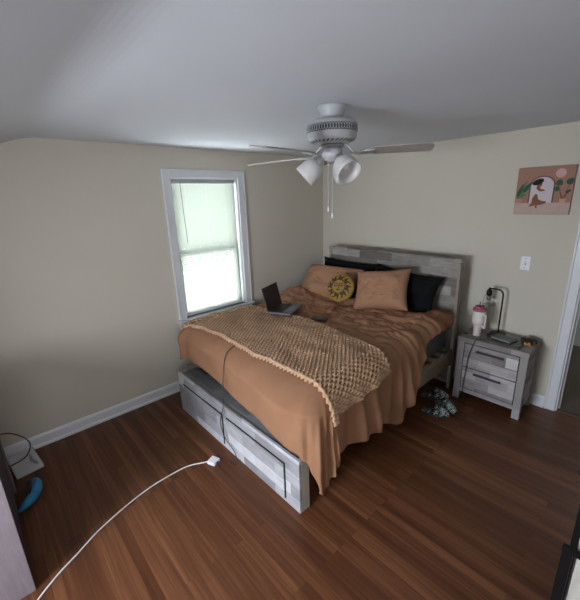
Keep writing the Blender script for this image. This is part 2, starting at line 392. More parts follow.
# mattress
mt = thing('mattress', 'dark grey mattress lying on the bed slats under the duvet', 'mattress', (1.165, -1.24, .455))
def rbox(bm, x0, x1, y0, y1, z0, z1): return box(bm, x0, x1, y0, y1, z0, z1)
obj('mattress_body', bx(-.775, .755, -.94, .93, 0, .315), MAT['mattress'], mt, bevel=.05, segs=4)
b = BM(); 
for z in (.012, .303):
    e = [(-.765, -.93), (.745, -.93), (.745, .92), (-.765, .92)]
    pts = []
    for (x, y), (x2, y2) in zip(e, e[1:]+e[:1]):
        for t in range(6): pts.append((x+(x2-x)*t/6, y+(y2-y)*t/6, z))
    tube(b, pts, .008, 6, closed=True)
obj('mattress_piping', b, MAT['mattress'], mt, smooth=True)

# --- duvet surface: maps flat cloth coordinates (a, b) to space
X0, X1, Y0, Y1, TOP, RR = .42, 1.92, -2.17, -.66, .835, .13
def hang_r(y):      # hanging length on the right side by y
    if y < -1.36: return .57+.030*math.sin(y*7)+.07*math.exp(-((y+1.45)/.10)**2)
    t = min(1, (y+1.36)/.42); t = t*t*(3-2*t)
    return .585*(1-t)+.17*t
HF, HL = .44, .42
def top_z(x, y):
    z = TOP+.022*nz(x*1.6, y*1.6, 3)+.010*nz(x*5, y*9, 1)
    k = max(0, min(1, (y+1.75)/.6))
    # creases fan out from the middle towards the head
    u = x*.75+y*.9; v = -x*.35+y*1.0
    z += k*(.036*abs(nz(u*3.2, v*9, 8))+.024*abs(nz(x*11+y*5, y*13, 2))-.010)+.006*abs(nz(x*9, y*12, 6))
    z += .085*math.exp(-((x-.42)/.22)**2-((y+.93)/.15)**2)          # bunched-up roll behind the laptop
    z += .045*math.exp(-((y+.80-.10*x)/.075)**2)*max(0, min(1, (1.75-x)*3))
    z += .05*math.exp(-((x-1.83)/.12)**2-((y+.74)/.12)**2)
    return z
def duvet_pt(a, b, off=0):
    da = a-X1 if a > X1 else (a-X0 if a < X0 else 0)
    db = b-Y0 if b < Y0 else 0
    cx, cy = min(max(a, X0), X1), max(b, Y0)
    d = math.hypot(da, db); zt = top_z(cx, cy)
    if d < 1e-9: 
        return Vector((a, b, zt+off))
    ux, uy = da/d, db/d
    R = RR+(.03 if db and not da > 0 else 0)*0
    q = d/R
    if q < PI/2: h, v, nh, nv = R*math.sin(q), R*(1-math.cos(q)), math.sin(q), math.cos(q)
    else: h, v, nh, nv = R, R+(d-R*PI/2), 1, 0
    vv = max(0, v-.06)
    # arc length along the side -> folds
    if da > 0: s = -(b) if not db else -Y0+.55*math.atan2(-db, da)
    elif da < 0: s = 10+b
    else: s = -Y0+.55*PI/2+(X1-a)
    side = max(0, da/d) if d else 0
    amp = (.010+.030*side)*min(1, vv/.30)
    fold = math.sin(s*12+1.8*math.sin(s*2.7)+1.5*nz(s*2, .3))+.30*math.sin(s*29+vv*4)
    flare = .05*min(1, vv/.4)*side + (.085*min(1, vv/.35) if (da > 0 and db < 0) else 0)*0
    if db < 0:       # foot: fuller bulge, more overhang towards the right corner
        k = max(0, min(1, (cx-1.0)/.8))
        flare += abs(uy)*(.028+.085*k)*min(1, v/.12)
    if da < 0: flare += .045
    pl_ = math.sin(s*44+2.5*math.sin(s*5.3)+2*nz(s*3, 7, v*1.5)); h += .0115*side*min(1, vv/.16)*(pl_+.35*abs(pl_))
    h += amp*fold*.62+flare+.012*nz(s*6, v*7, 4)
    z = zt-v
    return Vector((cx+ux*h+ux*nh*off, cy+uy*h+uy*nh*off, z+nv*off))
NA, NB = 170, 190
def duvet_mesh():
    b = BM(); grid = []
    for i in range(NA+1):
        row = []
        for j in range(NB+1):
            t = i/NA; u = j/NB
            bb = (Y0-HF)+(Y1-Y0+HF)*u
            La = .27
            hr = hang_r(bb) 
            # cloth width at this b
            tot = HL+(X1-X0)+hr; a = X0-HL+tot*t
            # slightly shorter foot overhang to the left of the corner
            bbb = bb
            if bb < Y0:
                kx = max(0, min(1, (a-.3)/1.7)); 
                f = .36+.085*kx
                bbb = Y0+(bb-Y0)*f/HF
            da = max(0, a-X1, X0-a); 
            if bbb < Y0 and da > 0:     # round the cloth corner a little
                lim = .69 if a > X1 else .40; dd = math.hypot(da, bbb-Y0)
                if dd > lim:
                    k = lim/dd; a = (X1+(a-X1)*k) if a > X1 else X0-(X0-a)*k; bbb = Y0+(bbb-Y0)*k
            row.append(b.verts.new(duvet_pt(a, bbb)))
        grid.append(row)
    for i in range(NA):
        for j in range(NB):
            b.faces.new((grid[i][j], grid[i+1][j], grid[i+1][j+1], grid[i][j+1]))
    return b
dv = obj('duvet', duvet_mesh(), MAT['duvet'], smooth=True)
tag(dv, 'terracotta duvet spread over the bed, draped down to the drawers and right side', 'duvet')
s = dv.modifiers.new('thick', 'SOLIDIFY'); s.thickness = .022; s.offset = -1

# fitted sheet by the head end, bunched over the mattress edge
def sheet_mesh():
    b = BM(); g = []
    for i in range(61):
        row = []
        for j in range(41):
            t = i/60; u = j/40
            a = .40+(1.53+.12)*t; y = -.95+.65*u
            if a > 1.90:
                d = a-1.90; ang = d/.06
                if ang < PI/2: x = 1.90+.06*math.sin(ang); z = .81-.06*(1-math.cos(ang))
                else: x = 1.96; z = .75-(d-.06*PI/2)
            else: x = a; z = .81
            z += .030*max(0, nz(a*7, y*9, 5))+.05*math.exp(-((a-1.87)/.10)**2-((y+.55)/.17)**2)*(1 if a < 1.95 else .6)
            x += .014*nz(y*14, z*9, 2)*(1 if t > .8 else 0)
            row.append(b.verts.new((x, y, z)))
        g.append(row)
    for i in range(60):
        for j in range(40): b.faces.new((g[i][j], g[i+1][j], g[i+1][j+1], g[i][j+1]))
    return b
sh = obj('fitted_sheet', sheet_mesh(), MAT['sheet'], smooth=True)
tag(sh, 'tan fitted sheet bunched over the mattress edge beside the headboard', 'sheet')
s = sh.modifiers.new('thick', 'SOLIDIFY'); s.thickness = .008; s.offset = -1

# --- pillows
def pillow_mesh(w, h, t, seed=0, wr=.018, pinch=.22, n=44):
    b = BM(); sides = []
    for sg in (1, -1):
        g = []
        for i in range(n+1):
            row = []
            for j in range(n+1):
                u = -1+2*i/n; v = -1+2*j/n
                x = w/2*u*(1-pinch*(1-v*v)*0.5*abs(u)**2); y = h/2*v*(1-pinch*(1-u*u)*0.5*abs(v)**2)
                th = t/2*max(0, (1-u**4)*(1-v**4))**.55*(1+.18*nz(u*1.3+seed, v*1.3, seed))
                edge = min(1, 3*(1-max(abs(u), abs(v))))
                th += wr*edge*(nz(u*2.5+seed, v*2, 1+seed)+.8*abs(nz(u*3+v*5+seed, v*4-u*3, 4))+.35*abs(nz(u*9+v*6, v*3+seed, 7)))
                row.append(b.verts.new((x, y, sg*th)))
            g.append(row)
        for i in range(n):
            for j in range(n):
                q = (g[i][j], g[i+1][j], g[i+1][j+1], g[i][j+1]); b.faces.new(q if sg > 0 else q[::-1])
        sides.append(g)
    bmesh.ops.remove_doubles(b, verts=b.verts, dist=1e-5)
    return b
def pillow(name, label, loc, w, h, t, tilt, yaw, roll, m, seed, group=None, wr=.020):
    o = obj(name, pillow_mesh(w, h, t, seed, wr), m, smooth=True)
    tag(o, label, 'pillow', group)
    # local x = width, local y = height, z = out of the face
    M = Matrix.Rotation(yaw, 4, 'Z') @ Matrix.Rotation(tilt, 4, 'X') @ Matrix.Rotation(roll, 4, 'Z')
    o.matrix_world = Matrix.Translation(loc) @ M
    return o
R = math.radians
pillow('pillow', 'black pillow behind the left tan pillow against the headboard', (.72, -.385, 1.005), .80, .40, .12, R(76), 0, R(-1), MAT['blackc'], 1.1)
pillow('pillow', 'black pillow sticking out right of the upright tan pillow', (1.46, -.400, .985), .78, .40, .16, R(70), R(-2), R(-4), MAT['blackc'], 4.2)
pillow('pillow', 'tan pillow leaning at the left end of the headboard, behind the sun cushion', (.66, -.63, .965), .74, .46, .24, R(46), R(4), R(1), MAT['pillow'], 2.7)
pillow('pillow', 'tan pillow propped upright right of the sun cushion, corner pointing up', (1.385, -.67, 1.015), .56, .43, .22, R(58), R(10), R(9), MAT['pillow'], 6.3)

# --- sun cushion
sc = thing('sun_cushion', 'round mustard cushion printed with a dark sleepy sun face', 'cushion', (1.0, -.83, 1.005))
sc.rotation_euler = (Matrix.Rotation(R(14), 4, 'Z') @ Matrix.Rotation(R(60), 4, 'X') @ Matrix.Rotation(R(6), 4, 'Z')).to_euler()
RS = .150
def dome(r): return .062*max(0, 1-(r/RS)**2.6)**.5
b = BM(); prof = [(.002, -.062)]+[(RS*math.sin(k/12*PI/2), -dome(RS*math.sin(k/12*PI/2))) for k in range(1, 12)]+[(RS, 0)]
prof = prof+[(r, -z) for r, z in prof[:-1][::-1]]
lathe(b, prof, 48); obj('cushion_body', b, MAT['gold'], sc, smooth=True)
def on_dome(x, y, e=.0015): return (x, y, dome(math.hypot(x, y))+e)
def strip(bm, pts, wd):
    """thin printed line lying on the dome"""
    pts = [Vector((p[0], p[1], 0)) for p in pts]; prev = None
    for i, p in enumerate(pts):
        t = (pts[min(i+1, len(pts)-1)]-pts[max(i-1, 0)]).normalized(); nn = Vector((-t.y, t.x, 0)); ww = (wd(i/(len(pts)-1)) if callable(wd) else wd)*1.4
        q = [p+nn*ww/2, p-nn*ww/2]; cur = [bm.verts.new(on_dome(v.x, v.y)) for v in q]
        if prev: bm.faces.new((prev[0], prev[1], cur[1], cur[0]))
        prev = cur
b = BM()
strip(b, [(.074*math.cos(k/40*2*PI), .074*math.sin(k/40*2*PI)) for k in range(41)], .008)
for k in range(16):
    a = k/16*2*PI; pts = []
    for q in range(10):
        t = q/9; r = .082+.052*t; aa = a+(.14*math.sin(t*PI*1.6) if k % 2 else .0)
        pts.append((r*math.cos(aa), r*math.sin(aa)))
    strip(b, pts, (lambda t: .024*(1-t)+.003) if k % 2 == 0 else (lambda t: .016*(1-t)+.003))
obj('sun_rays', b, MAT['brownp'], sc)
b = BM()
for sx in (-1, 1):
    strip(b, [(sx*.030+.018*math.cos(t/10*PI), .010+-.010*math.sin(t/10*PI)) for t in range(11)], .005)
    strip(b, [(sx*.030+.021*math.cos(t/10*PI), .022+.014*math.sin(t/10*PI)) for t in range(11)], .005)
    strip(b, [(sx*.030+.014*math.cos(t/10*2*PI), .016+.010*math.sin(t/10*2*PI)) for t in range(11)], .003)
strip(b, [(.004, .03), (.005, .0), (.008, -.016), (-.004, -.018)], .005)
strip(b, [(-.018+.036*t/8, -.034-.006*math.sin(t/8*PI)) for t in range(9)], .008)
strip(b, [(-.018+.036*t/8, -.034+.003*math.cos(t/8*4*PI)) for t in range(9)], .004)
obj('sun_face', b, MAT['brownp'], sc)

# --- chunky knitted throw: real yarn loops laid over the duvet
def throw_xy(u, v):
    """u along its length (left wall -> right side), v across; returns cloth coordinates"""
    a = (.37+(2.20-.37)*u)*(1-v)+(.24+(2.12-.24)*u)*v
    y0 = -2.235+.045*math.sin(u*PI)+.012*math.sin(u*9)
    y1 = -1.55+.07*math.sin(min(1, u*1.3)*PI)-.05*max(0, u-.85)/.15
    return a, y0+(y1-y0)*v
def throw_surface(u, v, off):
    a, b_ = throw_xy(u, v)
    b_ += 0
    return duvet_pt(a, b_, off)
def throw_mesh():
    b = BM(); rows = 25; cols = 52; per = 6
    for r in range(rows):
        v0 = r/(rows-1)
        pts = []
        for k in range(cols*per+1):
            u = k/(cols*per); ph = k/per*2*PI
            sgn = 1 if r % 2 else -1
            v = v0+sgn*.023*math.cos(ph/1.0)
            off = .016+.006*math.sin(ph+(PI/2 if r % 2 else -PI/2))
            pts.append(throw_surface(u, max(-.02, min(1.02, v)), off))
        tube(b, pts, .0098, 5)
    for u in (0.0, 1.0):        # border cords
        tube(b, [throw_surface(u, t/60, .014+.003*math.sin(t*1.6)) for t in range(61)], .012, 6)
    for v in (0, 1): tube(b, [throw_surface(t/240, v, .016+.003*math.sin(t*1.3)) for t in range(241)], .012, 6)
    return b
th = obj('knit_throw', throw_mesh(), MAT['yarn'], smooth=True)
tag(th, 'camel chunky knitted throw laid across the foot half of the duvet', 'throw blanket')

# --- laptop
lap = thing('laptop', 'open laptop with black screen and silver palm rest on the duvet', 'laptop', (.83, -1.45, .880), 0)
lap.rotation_euler = (R(0), R(1), R(115))
obj('base', bx(-.160, .160, -.115, .115, 0, .014), new_mat('silver grey laptop', (.20, .20, .22), .4, .5), lap, bevel=.003)
obj('keyboard', bx(-.145, .145, -.015, .100, .0143, .0165), MAT['blackp'], lap)
obj('touchpad', bx(-.05, .05, -.10, -.03, .0143, .0152), new_mat('grey pad', (.24, .24, .26), .4), lap)
lid = bx(-.160, .160, -.004, .004, 0, .225)
lo = obj('screen', lid, MAT['blackp'], lap, bevel=.002); lo.location = (0, .112, .014); lo.rotation_euler = (R(-14), 0, 0)
# phone
ph = thing('phone', 'small black phone lying on the duvet beside the laptop', 'phone', (1.205, -1.378, top_z(1.205, -1.378)+.016), R(33))
obj('phone_body', bx(-.072, .072, -.034, .034, 0, .010), MAT['blackp'], ph, bevel=.003)
obj('phone_screen', bx(-.068, .068, -.031, .031, .0102, .011), new_mat('dark glass', (.01, .01, .012), .1), ph)

# --- laptop cord: over the duvet front, down to the floor
def cloth_pts(lst, off): return [duvet_pt(a, b_, off) for a, b_ in lst]
cp = cloth_pts([(1.30, -1.99), (1.20, -2.06), (1.12, -2.16), (1.10, -2.28), (1.13, -2.42)], .020)
cp += [Vector(p) for p in [(1.17, -2.412, .42), (1.15, -2.422, .34), (1.125, -2.425, .25), (1.17, -2.425, .14), (1.30, -2.425, .08), (1.345, -2.44, .03), (1.33, -2.45, .006), (1.27, -2.46, .005)]]
b = BM(); tube(b, spline(cp, 8), .0036, 6)
o = obj('charging_cord', b, MAT['cordb'], smooth=True); tag(o, 'thin black cord hanging over the duvet and footboard drawers to the floor', 'cord')

# white charger and white cable on the floor
ch = thing('power_adapter', 'small white square power adapter on the wood floor near the bed', 'adapter', (1.197, -2.556, 0), R(22))
obj('adapter_body', bx(-.035, .035, -.035, .035, 0, .029), MAT['whitep'], ch, bevel=.006, segs=3)
obj('adapter_port', bx(.0352, .037, -.010, .010, .008, .020), MAT['gap'], ch)
b = BM(); tube(b, spline([(1.172, -2.585, .012), (1.15, -2.61, .005), (1.098, -2.72, .005), (1.09, -2.86, .005), (1.10, -3.006, .005), (1.14, -3.17, .005), (1.209, -3.358, .005), (1.29, -3.50, .005), (1.345, -3.60, .005), (1.43, -3.71, .005), (1.56, -3.83, .005), (1.72, -3.92, .005)], 8), .0048, 6)
o = obj('white_cable', b, MAT['cordw'], smooth=True); tag(o, 'long white cable trailing across the floor from the adapter', 'cable')

# ------------------------------------------------------------ nightstand
NX0, NX1, NY, NYB, NZ = 2.052, 2.629, -.392, -.03, .633
ns = thing('nightstand', 'grey weathered wood two-drawer nightstand standing beside the bed', 'nightstand', ((NX0+NX1)/2, (NY+NYB)/2, 0))
def N(x0, x1, y0, y1, z0, z1): return bx(x0-(NX0+NX1)/2, x1-(NX0+NX1)/2, y0-(NY+NYB)/2, y1-(NY+NYB)/2, z0, z1)
obj('tabletop', N(NX0, NX1, NY, NYB, .585, NZ), weathered('nightstand top planks', (.15, .13, .115), (.27, .245, .23), (.42, .39, .37), .3, .09, 2.9), ns, bevel=.003)
for xa, xb in ((NX0+.004, NX0+.062), (NX1-.062, NX1-.004)):
    for ya, yb in ((NY+.004, NY+.05), (NYB-.05, NYB-.004)):
        obj('leg', N(xa, xb, ya, yb, 0, .585), MAT['wood_ns_leg'], ns, bevel=.002)
for xa in (NX0+.014, NX1-.032):
    obj('side_panel', N(xa, xa+.018, NY+.05, NYB-.05, .085, .585), MAT['wood_ns'], ns)
obj('bottom_rail', N(NX0+.062, NX1-.062, NY+.008, NY+.03, .080, .122), MAT['wood_ns_leg'], ns, bevel=.002)
obj('back_panel', N(NX0+.032, NX1-.032, NYB-.02, NYB-.008, .085, .585), MAT['wood_ns'], ns)
obj('drawer_recess', N(NX0+.062, NX1-.062, NY+.018, NY+.024, .122, .585), MAT['gap'], ns)
for k, (za, zb) in enumerate(((.348, .576), (.131, .339))):
    d = obj('drawer', N(NX0+.068, NX1-.068, NY+.004, NY+.018, za, zb), MAT['wood_ns'], ns, bevel=.002)
    zc = (.527, .300)[k]
    b = BM(); ox, oy = (NX0+NX1)/2, (NY+NYB)/2
    box(b, 2.225-ox, 2.455-ox, NY-.018-oy, NY-.010-oy, zc-.009, zc+.009)
    box(b, 2.235-ox, 2.247-ox, NY-.010-oy, NY+.004-oy, zc-.006, zc+.006); box(b, 2.433-ox, 2.445-ox, NY-.010-oy, NY+.004-oy, zc-.006, zc+.006)
    obj('handle', b, MAT['handle'], d, bevel=.002)
    if k == 0: obj('plank_square', N(2.468, 2.560, NY+.0028, NY+.004, .450, .545), MAT['wood_patch'], d)

# lamp
lp = thing('desk_lamp', 'thin black gooseneck lamp with a bare bulb on the nightstand', 'lamp', (2.30, -.12, NZ))
b = BM(); lathe(b, [(.062, 0), (.064, .004), (.064, .016), (.058, .020), (.012, .022), (.010, .028)], 32); obj('lamp_base', b, MAT['black'], lp, smooth=False, bevel=.001)
b = BM(); tube(b, spline([(.0, 0, .02), (.0, 0, .2), (.0, 0, .36), (-.006, 0, .402), (-.030, 0, .424), (-.065, 0, .427), (-.105, -.01, .427)], 8), .0072, 8); obj('lamp_pole', b, MAT['black'], lp, smooth=True)
b = BM(); lathe(b, [(.006, .437), (.010, .432), (.012, .418), (.020, .412), (.024, .395), (.024, .366), (.019, .362)], 20, Matrix.Translation((-.112, -.012, -.0))); so = obj('lamp_socket', b, MAT['black'], lp, smooth=True)
b = BM(); ell(b, (-.112, -.012, .338), (.022, .022, .030)); obj('lamp_bulb', b, new_mat('unlit bulb', (.25, .25, .24), .1, Transmission_Weight=.6), so, smooth=True)
b = BM(); tube(b, [(-.112+.044*math.cos(t/24*2*PI), -.012+.044*math.sin(t/24*2*PI), .27) for t in range(24)], .0016, 5, closed=True)
for q in range(4):
    a = q*PI/2+.5; tube(b, spline([(-.112+.024*math.cos(a), -.012+.024*math.sin(a), .366), (-.112+.040*math.cos(a), -.012+.040*math.sin(a), .345), (-.112+.044*math.cos(a), -.012+.044*math.sin(a), .27)], 5), .0014, 5)
obj('wire_cage', b, MAT['handle'], so, smooth=True)

# tumbler
tb = thing('tumbler', 'large cream handled tumbler with maroon patterned lid and straw on the nightstand', 'tumbler', (2.168, -.265, NZ), R(-35))
b = BM(); lathe(b, [(.029, 0), (.033, .003), (.036, .105), (.040, .115), (.050, .128), (.053, .14), (.055, .235), (.053, .240)], 36); obj('tumbler_body', b, new_mat('cream enamel', (.74, .66, .62), .4), tb, smooth=True)
b = BM(); tube(b, spline([(.046, 0, .222), (.078, 0, .222), (.090, 0, .21), (.091, 0, .16), (.089, 0, .112), (.078, 0, .100), (.044, 0, .112)], 6), .0085, 8); obj('tumbler_handle', b, new_mat('cream plastic', (.70, .64, .61), .45), tb, smooth=True)
b = BM(); lathe(b, [(.053, .240), (.056, .243), (.056, .264), (.050, .269), (.012, .270)], 36)
lidm = mottled('maroon floral lid', (.20, .010, .03), (.42, .20, .24), 60, .5)
ld = obj('tumbler_lid', b, lidm, tb, smooth=True)
b = BM()
for k in range(9):
    a = k/9*2*PI; ell(b, (.032*math.cos(a), .032*math.sin(a), .276), (.014, .014, .014), 8, 6)
obj('lid_charm', b, lidm, ld, smooth=True)
b = BM(); tube(b, [(-.014, .01, .268), (-.020, .012, .318)], .005, 8); obj('straw', b, lidm, ld, smooth=True)
# black-ish sleeve spot by the tumbler
b = BM(); ell(b, (0, 0, .009), (.020, .013, .009)); o = obj('hair_clip', b, MAT['blackp'], smooth=True); o.location = (2.085, -.30, NZ); tag(o, 'tiny dark clip left of the tumbler on the nightstand', 'hair clip')

# flat devices
tr = thing('tablet', 'dark grey tablet lying flat on the nightstand right of the tumbler', 'tablet', (2.425, -.262, NZ), R(-8))
obj('tablet_body', bx(-.125, .125, -.085, .085, 0, .012), new_mat('charcoal shell', (.06, .065, .065), .5), tr, bevel=.003)
obj('tablet_screen', bx(-.115, .115, -.076, .076, .0122, .013), new_mat('tablet glass', (.03, .035, .035), .15), tr)
bk = thing('notebook', 'grey green notebook stacked on the dark tablet', 'notebook', (2.385, -.235, NZ+.0135), R(-14))
obj('cover', bx(-.088, .088, -.058, .058, .012, .015), mottled('grey green cover', (.09, .105, .095), (.15, .165, .15), 20, .5), bk, bevel=.001)
obj('pages', bx(-.084, .084, -.055, .055, .002, .012), new_mat('pages', (.25, .25, .23), .8), bk)
obj('cover', bx(-.088, .088, -.058, .058, .0, .002), new_mat('back cover', (.12, .13, .12), .5), bk)
cl = thing('gadget', 'black spider-like gadget with amber ends at the right end of the nightstand', 'gadget', (2.555, -.16, NZ), R(20))
cl.scale = (1.25, 1.1, 1.3)
b = BM()
ell(b, (0, 0, .020), (.034, .020, .014), 14, 8)
for k in range(5): 
    a = k/5*2*PI; tube(b, spline([(.015*math.cos(a), .012*math.sin(a), .02), (.038*math.cos(a), .034*math.sin(a), .028), (.05*math.cos(a), .046*math.sin(a), .004)], 4), .0065, 6)
obj('gadget_body', b, MAT['blackp'], cl, smooth=True)
am = new_mat('amber plastic', (.55, .25, .05), .35)
for (x, y) in ((-.012, -.075), (.002, .070)):
    b = BM(); tube(b, spline([(x-.016, y, .004), (x-.014, y, .024), (x-.002, y, .010), (x+.010, y, .026), (x+.014, y, .004)], 4), .006, 6); obj('amber_end', b, am, cl, smooth=True)

# cable on nightstand running down its front
b = BM(); tube(b, spline([(2.30, -.175, NZ+.01), (2.255, -.22, NZ+.006), (2.275, -.30, NZ+.006), (2.235, -.36, NZ+.006), (2.21, -.402, NZ+.001), (2.19, -.412, .56), (2.17, -.412, .46), (2.163, -.410, .36), (2.155, -.410, .25), (2.150, -.410, .14), (2.160, -.41, .07), (2.20, -.36, .012)], 8), .0032, 6)
o = obj('lamp_cord', b, MAT['cordb'], smooth=True); tag(o, 'black cord looping off the nightstand top and down its drawers', 'cord')
b = BM()
for k in range(4):
    tube(b, spline([(2.24+.018*k, -.20, NZ+.006), (2.25+.02*k, -.15, NZ+.016+.004*k), (2.31-.01*k, -.195, NZ+.008+.004*k), (2.26, -.24, NZ+.006+.003*k), (2.235+.01*k, -.19, NZ+.01)], 6), .004, 6)
o = obj('coiled_cable', b, MAT['blackp'], smooth=True); tag(o, 'small tangle of black cable at the lamp base on the nightstand', 'cable')

# slippers: black and white patterned pair
def camo(name, sc_):
    m = new_mat(name, rough=.9); tc = nd(m, 'ShaderNodeTexCoord'); n = nd(m, 'ShaderNodeTexNoise', Scale=sc_, Detail=2.0, Distortion=2.5); lk(m, tc.outputs['Object'], n.inputs['Vector'])
    r = ramp(m, [(.40, (.02, .025, .025)), (.47, (.10, .13, .10)), (.51, (.55, .58, .55)), (.56, (.04, .05, .05)), (.68, (.42, .45, .46))]); r.color_ramp.interpolation = 'CONSTANT'
    lk(m, n.outputs[0], r.inputs[0]); lk(m, r.outputs[0], bsdf(m).inputs['Base Color']); return m
CM = camo('black and white leaf print', 15)
def slipper(loc, rz, label, ln=.25):
    s_ = thing('slipper', label, 'slipper', loc, rz, 'slippers by the bed')
    def outline(k, w0, l0):
        a = k/28*2*PI; y = l0/2*math.cos(a); x = w0/2*math.sin(a)*(1-.16*math.cos(a+PI)*1.0); return (x, y)
    b = BM(); prism(b, [outline(k, .098, ln) for k in range(28)][::-1], 0, .022); obj('sole', b, new_mat('dark sole', (.03, .03, .03), .8), s_, bevel=.005)
    b = BM(); prism(b, [outline(k, .086, ln-.02) for k in range(28)][::-1], .022, .028); obj('footbed', b, CM, s_, bevel=.002)
    b = BM(); g = []
    for i in range(17):
        row = []; t = i/16
        for j in range(17):
            u = -1+2*j/16; y = .0+(ln/2-.006)*t; wd = .050*math.sqrt(max(.02, 1-(y/(ln/2))**2))+.002
            z = .020+(.060*(1-t**2.2)+.010)*(1-abs(u)**2.4)+.006*nz(u*4, y*30)
            row.append(b.verts.new((u*wd*1.05, y, z)))
        g.append(row)
    for i in range(16):
        for j in range(16): b.faces.new((g[i][j], g[i][j+1], g[i+1][j+1], g[i+1][j]))
    o = obj('upper', b, CM, s_, smooth=True); q = o.modifiers.new('t', 'SOLIDIFY'); q.thickness = .008; q.offset = 1
    return s_
slipper((2.075, -.80, 0), R(-70), 'dark leaf-print slipper nearest the camera by the bed side')
slipper((2.10, -.64, 0), R(-110), 'dark leaf-print slipper close to the nightstand leg, behind its pair')
slipper((1.945, -.53, 0), R(-60), 'shadowed patterned slipper half under the bed, nearest the headboard')

# ------------------------------------------------------------ wall art and switch
art = thing('wall_canvas', 'square terracotta canvas of a seated woman before a white arch on the wall', 'wall art', (2.453, -.001, 1.907))
A0, A1 = -.195, .195
cv = obj('canvas', bx(A0, A1, -.022, 0, -.188, .188), new_mat('terracotta paint', (.36, .19, .135), .8), art, bevel=.002)
def flat_poly(pts, y, m, name, par=art):
    b = BM(); prism(b, pts, y-.0006, y, 'y'); return obj(name, b, m, par)
sc_ = .39/100.
def A(x, y): return (A0+x*.0039, -.188+y*.00376)
pc = lambda *c: new_mat('art paint', c, .85)
flat_poly([A(0.4, .4), A(99.6, .4), A(99.6, 25), A(0.4, 25)], -.0222, mottled('pale clay paint', (.50, .36, .30), (.55, .41, .35), 30, .85), 'painted_ground')
arch = [A(27, 25)]+[A(47+20*math.cos(PI-k/16*PI), 62+17*math.sin(PI-k/16*PI)) for k in range(17)]+[A(67, 25)]
arch2 = [A(24.5, 25)]+[A(47+22.5*math.cos(PI-k/16*PI), 62+19.5*math.sin(PI-k/16*PI)) for k in range(17)]+[A(69.5, 25)]
flat_poly(arch2, -.0223, pc(.16, .07, .05), 'arch_rim'); flat_poly(arch, -.0230, pc(.62, .54, .58), 'painted_arch')
flat_poly([A(76+9*math.cos(k/20*2*PI), 85+9*math.sin(k/20*2*PI)) for k in range(20)], -.0224, pc(.62, .38, .36), 'painted_moon')
def leaf(cx, cy, l, wd, ang, m):
    pts = []
    for k in range(16):
        a = k/16*2*PI; x = l/2*math.cos(a); y = wd/2*math.sin(a)*(1-.3*math.cos(a)); pts.append(A(cx+x*math.cos(ang)-y*math.sin(ang), cy+x*math.sin(ang)+y*math.cos(ang)))
    flat_poly(pts, -.0232-.0003*random.random(), m, 'painted_leaf')
dg, lg = pc(.035, .10, .06), pc(.10, .20, .10)
for (x, y, l, wd, a, m) in ((21, 59, 26, 8, .9, dg), (16, 50, 26, 7, .6, lg), (8, 52, 28, 7, 1.25, dg), (11.5, 40, 20, 7, .35, lg), (14, 62, 22, 6, 1.1, lg)): leaf(x, y, l, wd, a, m)
flat_poly([A(1, 25), A(1, 34), A(14, 34), A(12, 25)], -.0236, pc(.50, .24, .22), 'painted_pot')
for (x, y, l, wd, a) in ((76, 66, 13, 12, 1.5), (73, 54, 11, 9, 1.2), (94, 68, 14, 12, .9), (93, 48, 11, 6, .5)): leaf(x, y, l, wd, a, dg)
stem = pc(.20, .09, .05)
for p, q in (((85, 30), (76, 58)), ((86, 30), (93, 62)), ((86, 32), (92, 46)), ((84, 32), (78, 50))):
    flat_poly([A(p[0]-.8, p[1]), A(p[0]+.8, p[1]), A(q[0]+.5, q[1]), A(q[0]-.5, q[1])], -.0230, stem, 'painted_stem')
flat_poly([A(81, 25), A(80, 33), A(91, 33), A(90, 25)], -.0237, pc(.55, .36, .22), 'painted_pot')
skin = pc(.24, .10, .06)
flat_poly([A(39+10*math.cos(k/18*2*PI), 69+6.5*math.sin(k/18*2*PI)+.28*10*math.cos(k/18*2*PI)) for k in range(18)], -.0242, pc(.012, .010, .010), 'painted_hair')
flat_poly([A(39, 66), A(44, 69), A(47, 65), A(46, 60), A(43, 58), A(46, 54), A(52, 53), A(53, 50), A(46, 49), A(41, 50), A(37, 54), A(38, 60)], -.0240, skin, 'painted_figure')
flat_poly([A(33, 50), A(38, 55), A(42, 50), A(41, 40), A(36, 38), A(32, 42)], -.0243, pc(.60, .56, .56), 'painted_top')
flat_poly([A(37, 44), A(41, 43), A(43, 33), A(50, 29), A(58, 28), A(58, 24), A(50, 21), A(43, 20), A(43, 14), A(40, 14), A(39, 20), A(31, 17), A(28, 18), A(32, 24), A(32, 34)], -.0245, skin, 'painted_legs')
b = BM(); lathe(b, [(.006, 0), (.006, .006), (.003, .010)], 12, Matrix.Translation((0.005, .0, .192)) @ Matrix.Rotation(PI/2, 4, 'X')); obj('nail', b, MAT['brass'], art)

sw = thing('light_switch', 'white toggle light switch plate on the cream wall above the nightstand', 'light switch', (2.403, -.0005, 1.300))
obj('plate', bx(-.036, .036, -.006, 0, -.060, .060), MAT['whitep'], sw, bevel=.003)
obj('toggle_slot', bx(-.006, .006, -.0066, -.006, -.013, .013), new_mat('slot grey', (.25, .25, .25), .5), sw)
b = bx(-.004, .004, -.018, -.0066, -.002, .010); obj('toggle', b, MAT['whitep'], sw, bevel=.001)
for z in (-.04, .04):
    b = BM(); lathe(b, [(.0035, 0), (.0035, .0012)], 10, Matrix.Translation((0, -.006, z)) @ Matrix.Rotation(PI/2, 4, 'X')); obj('screw', b, MAT['handle'], sw)

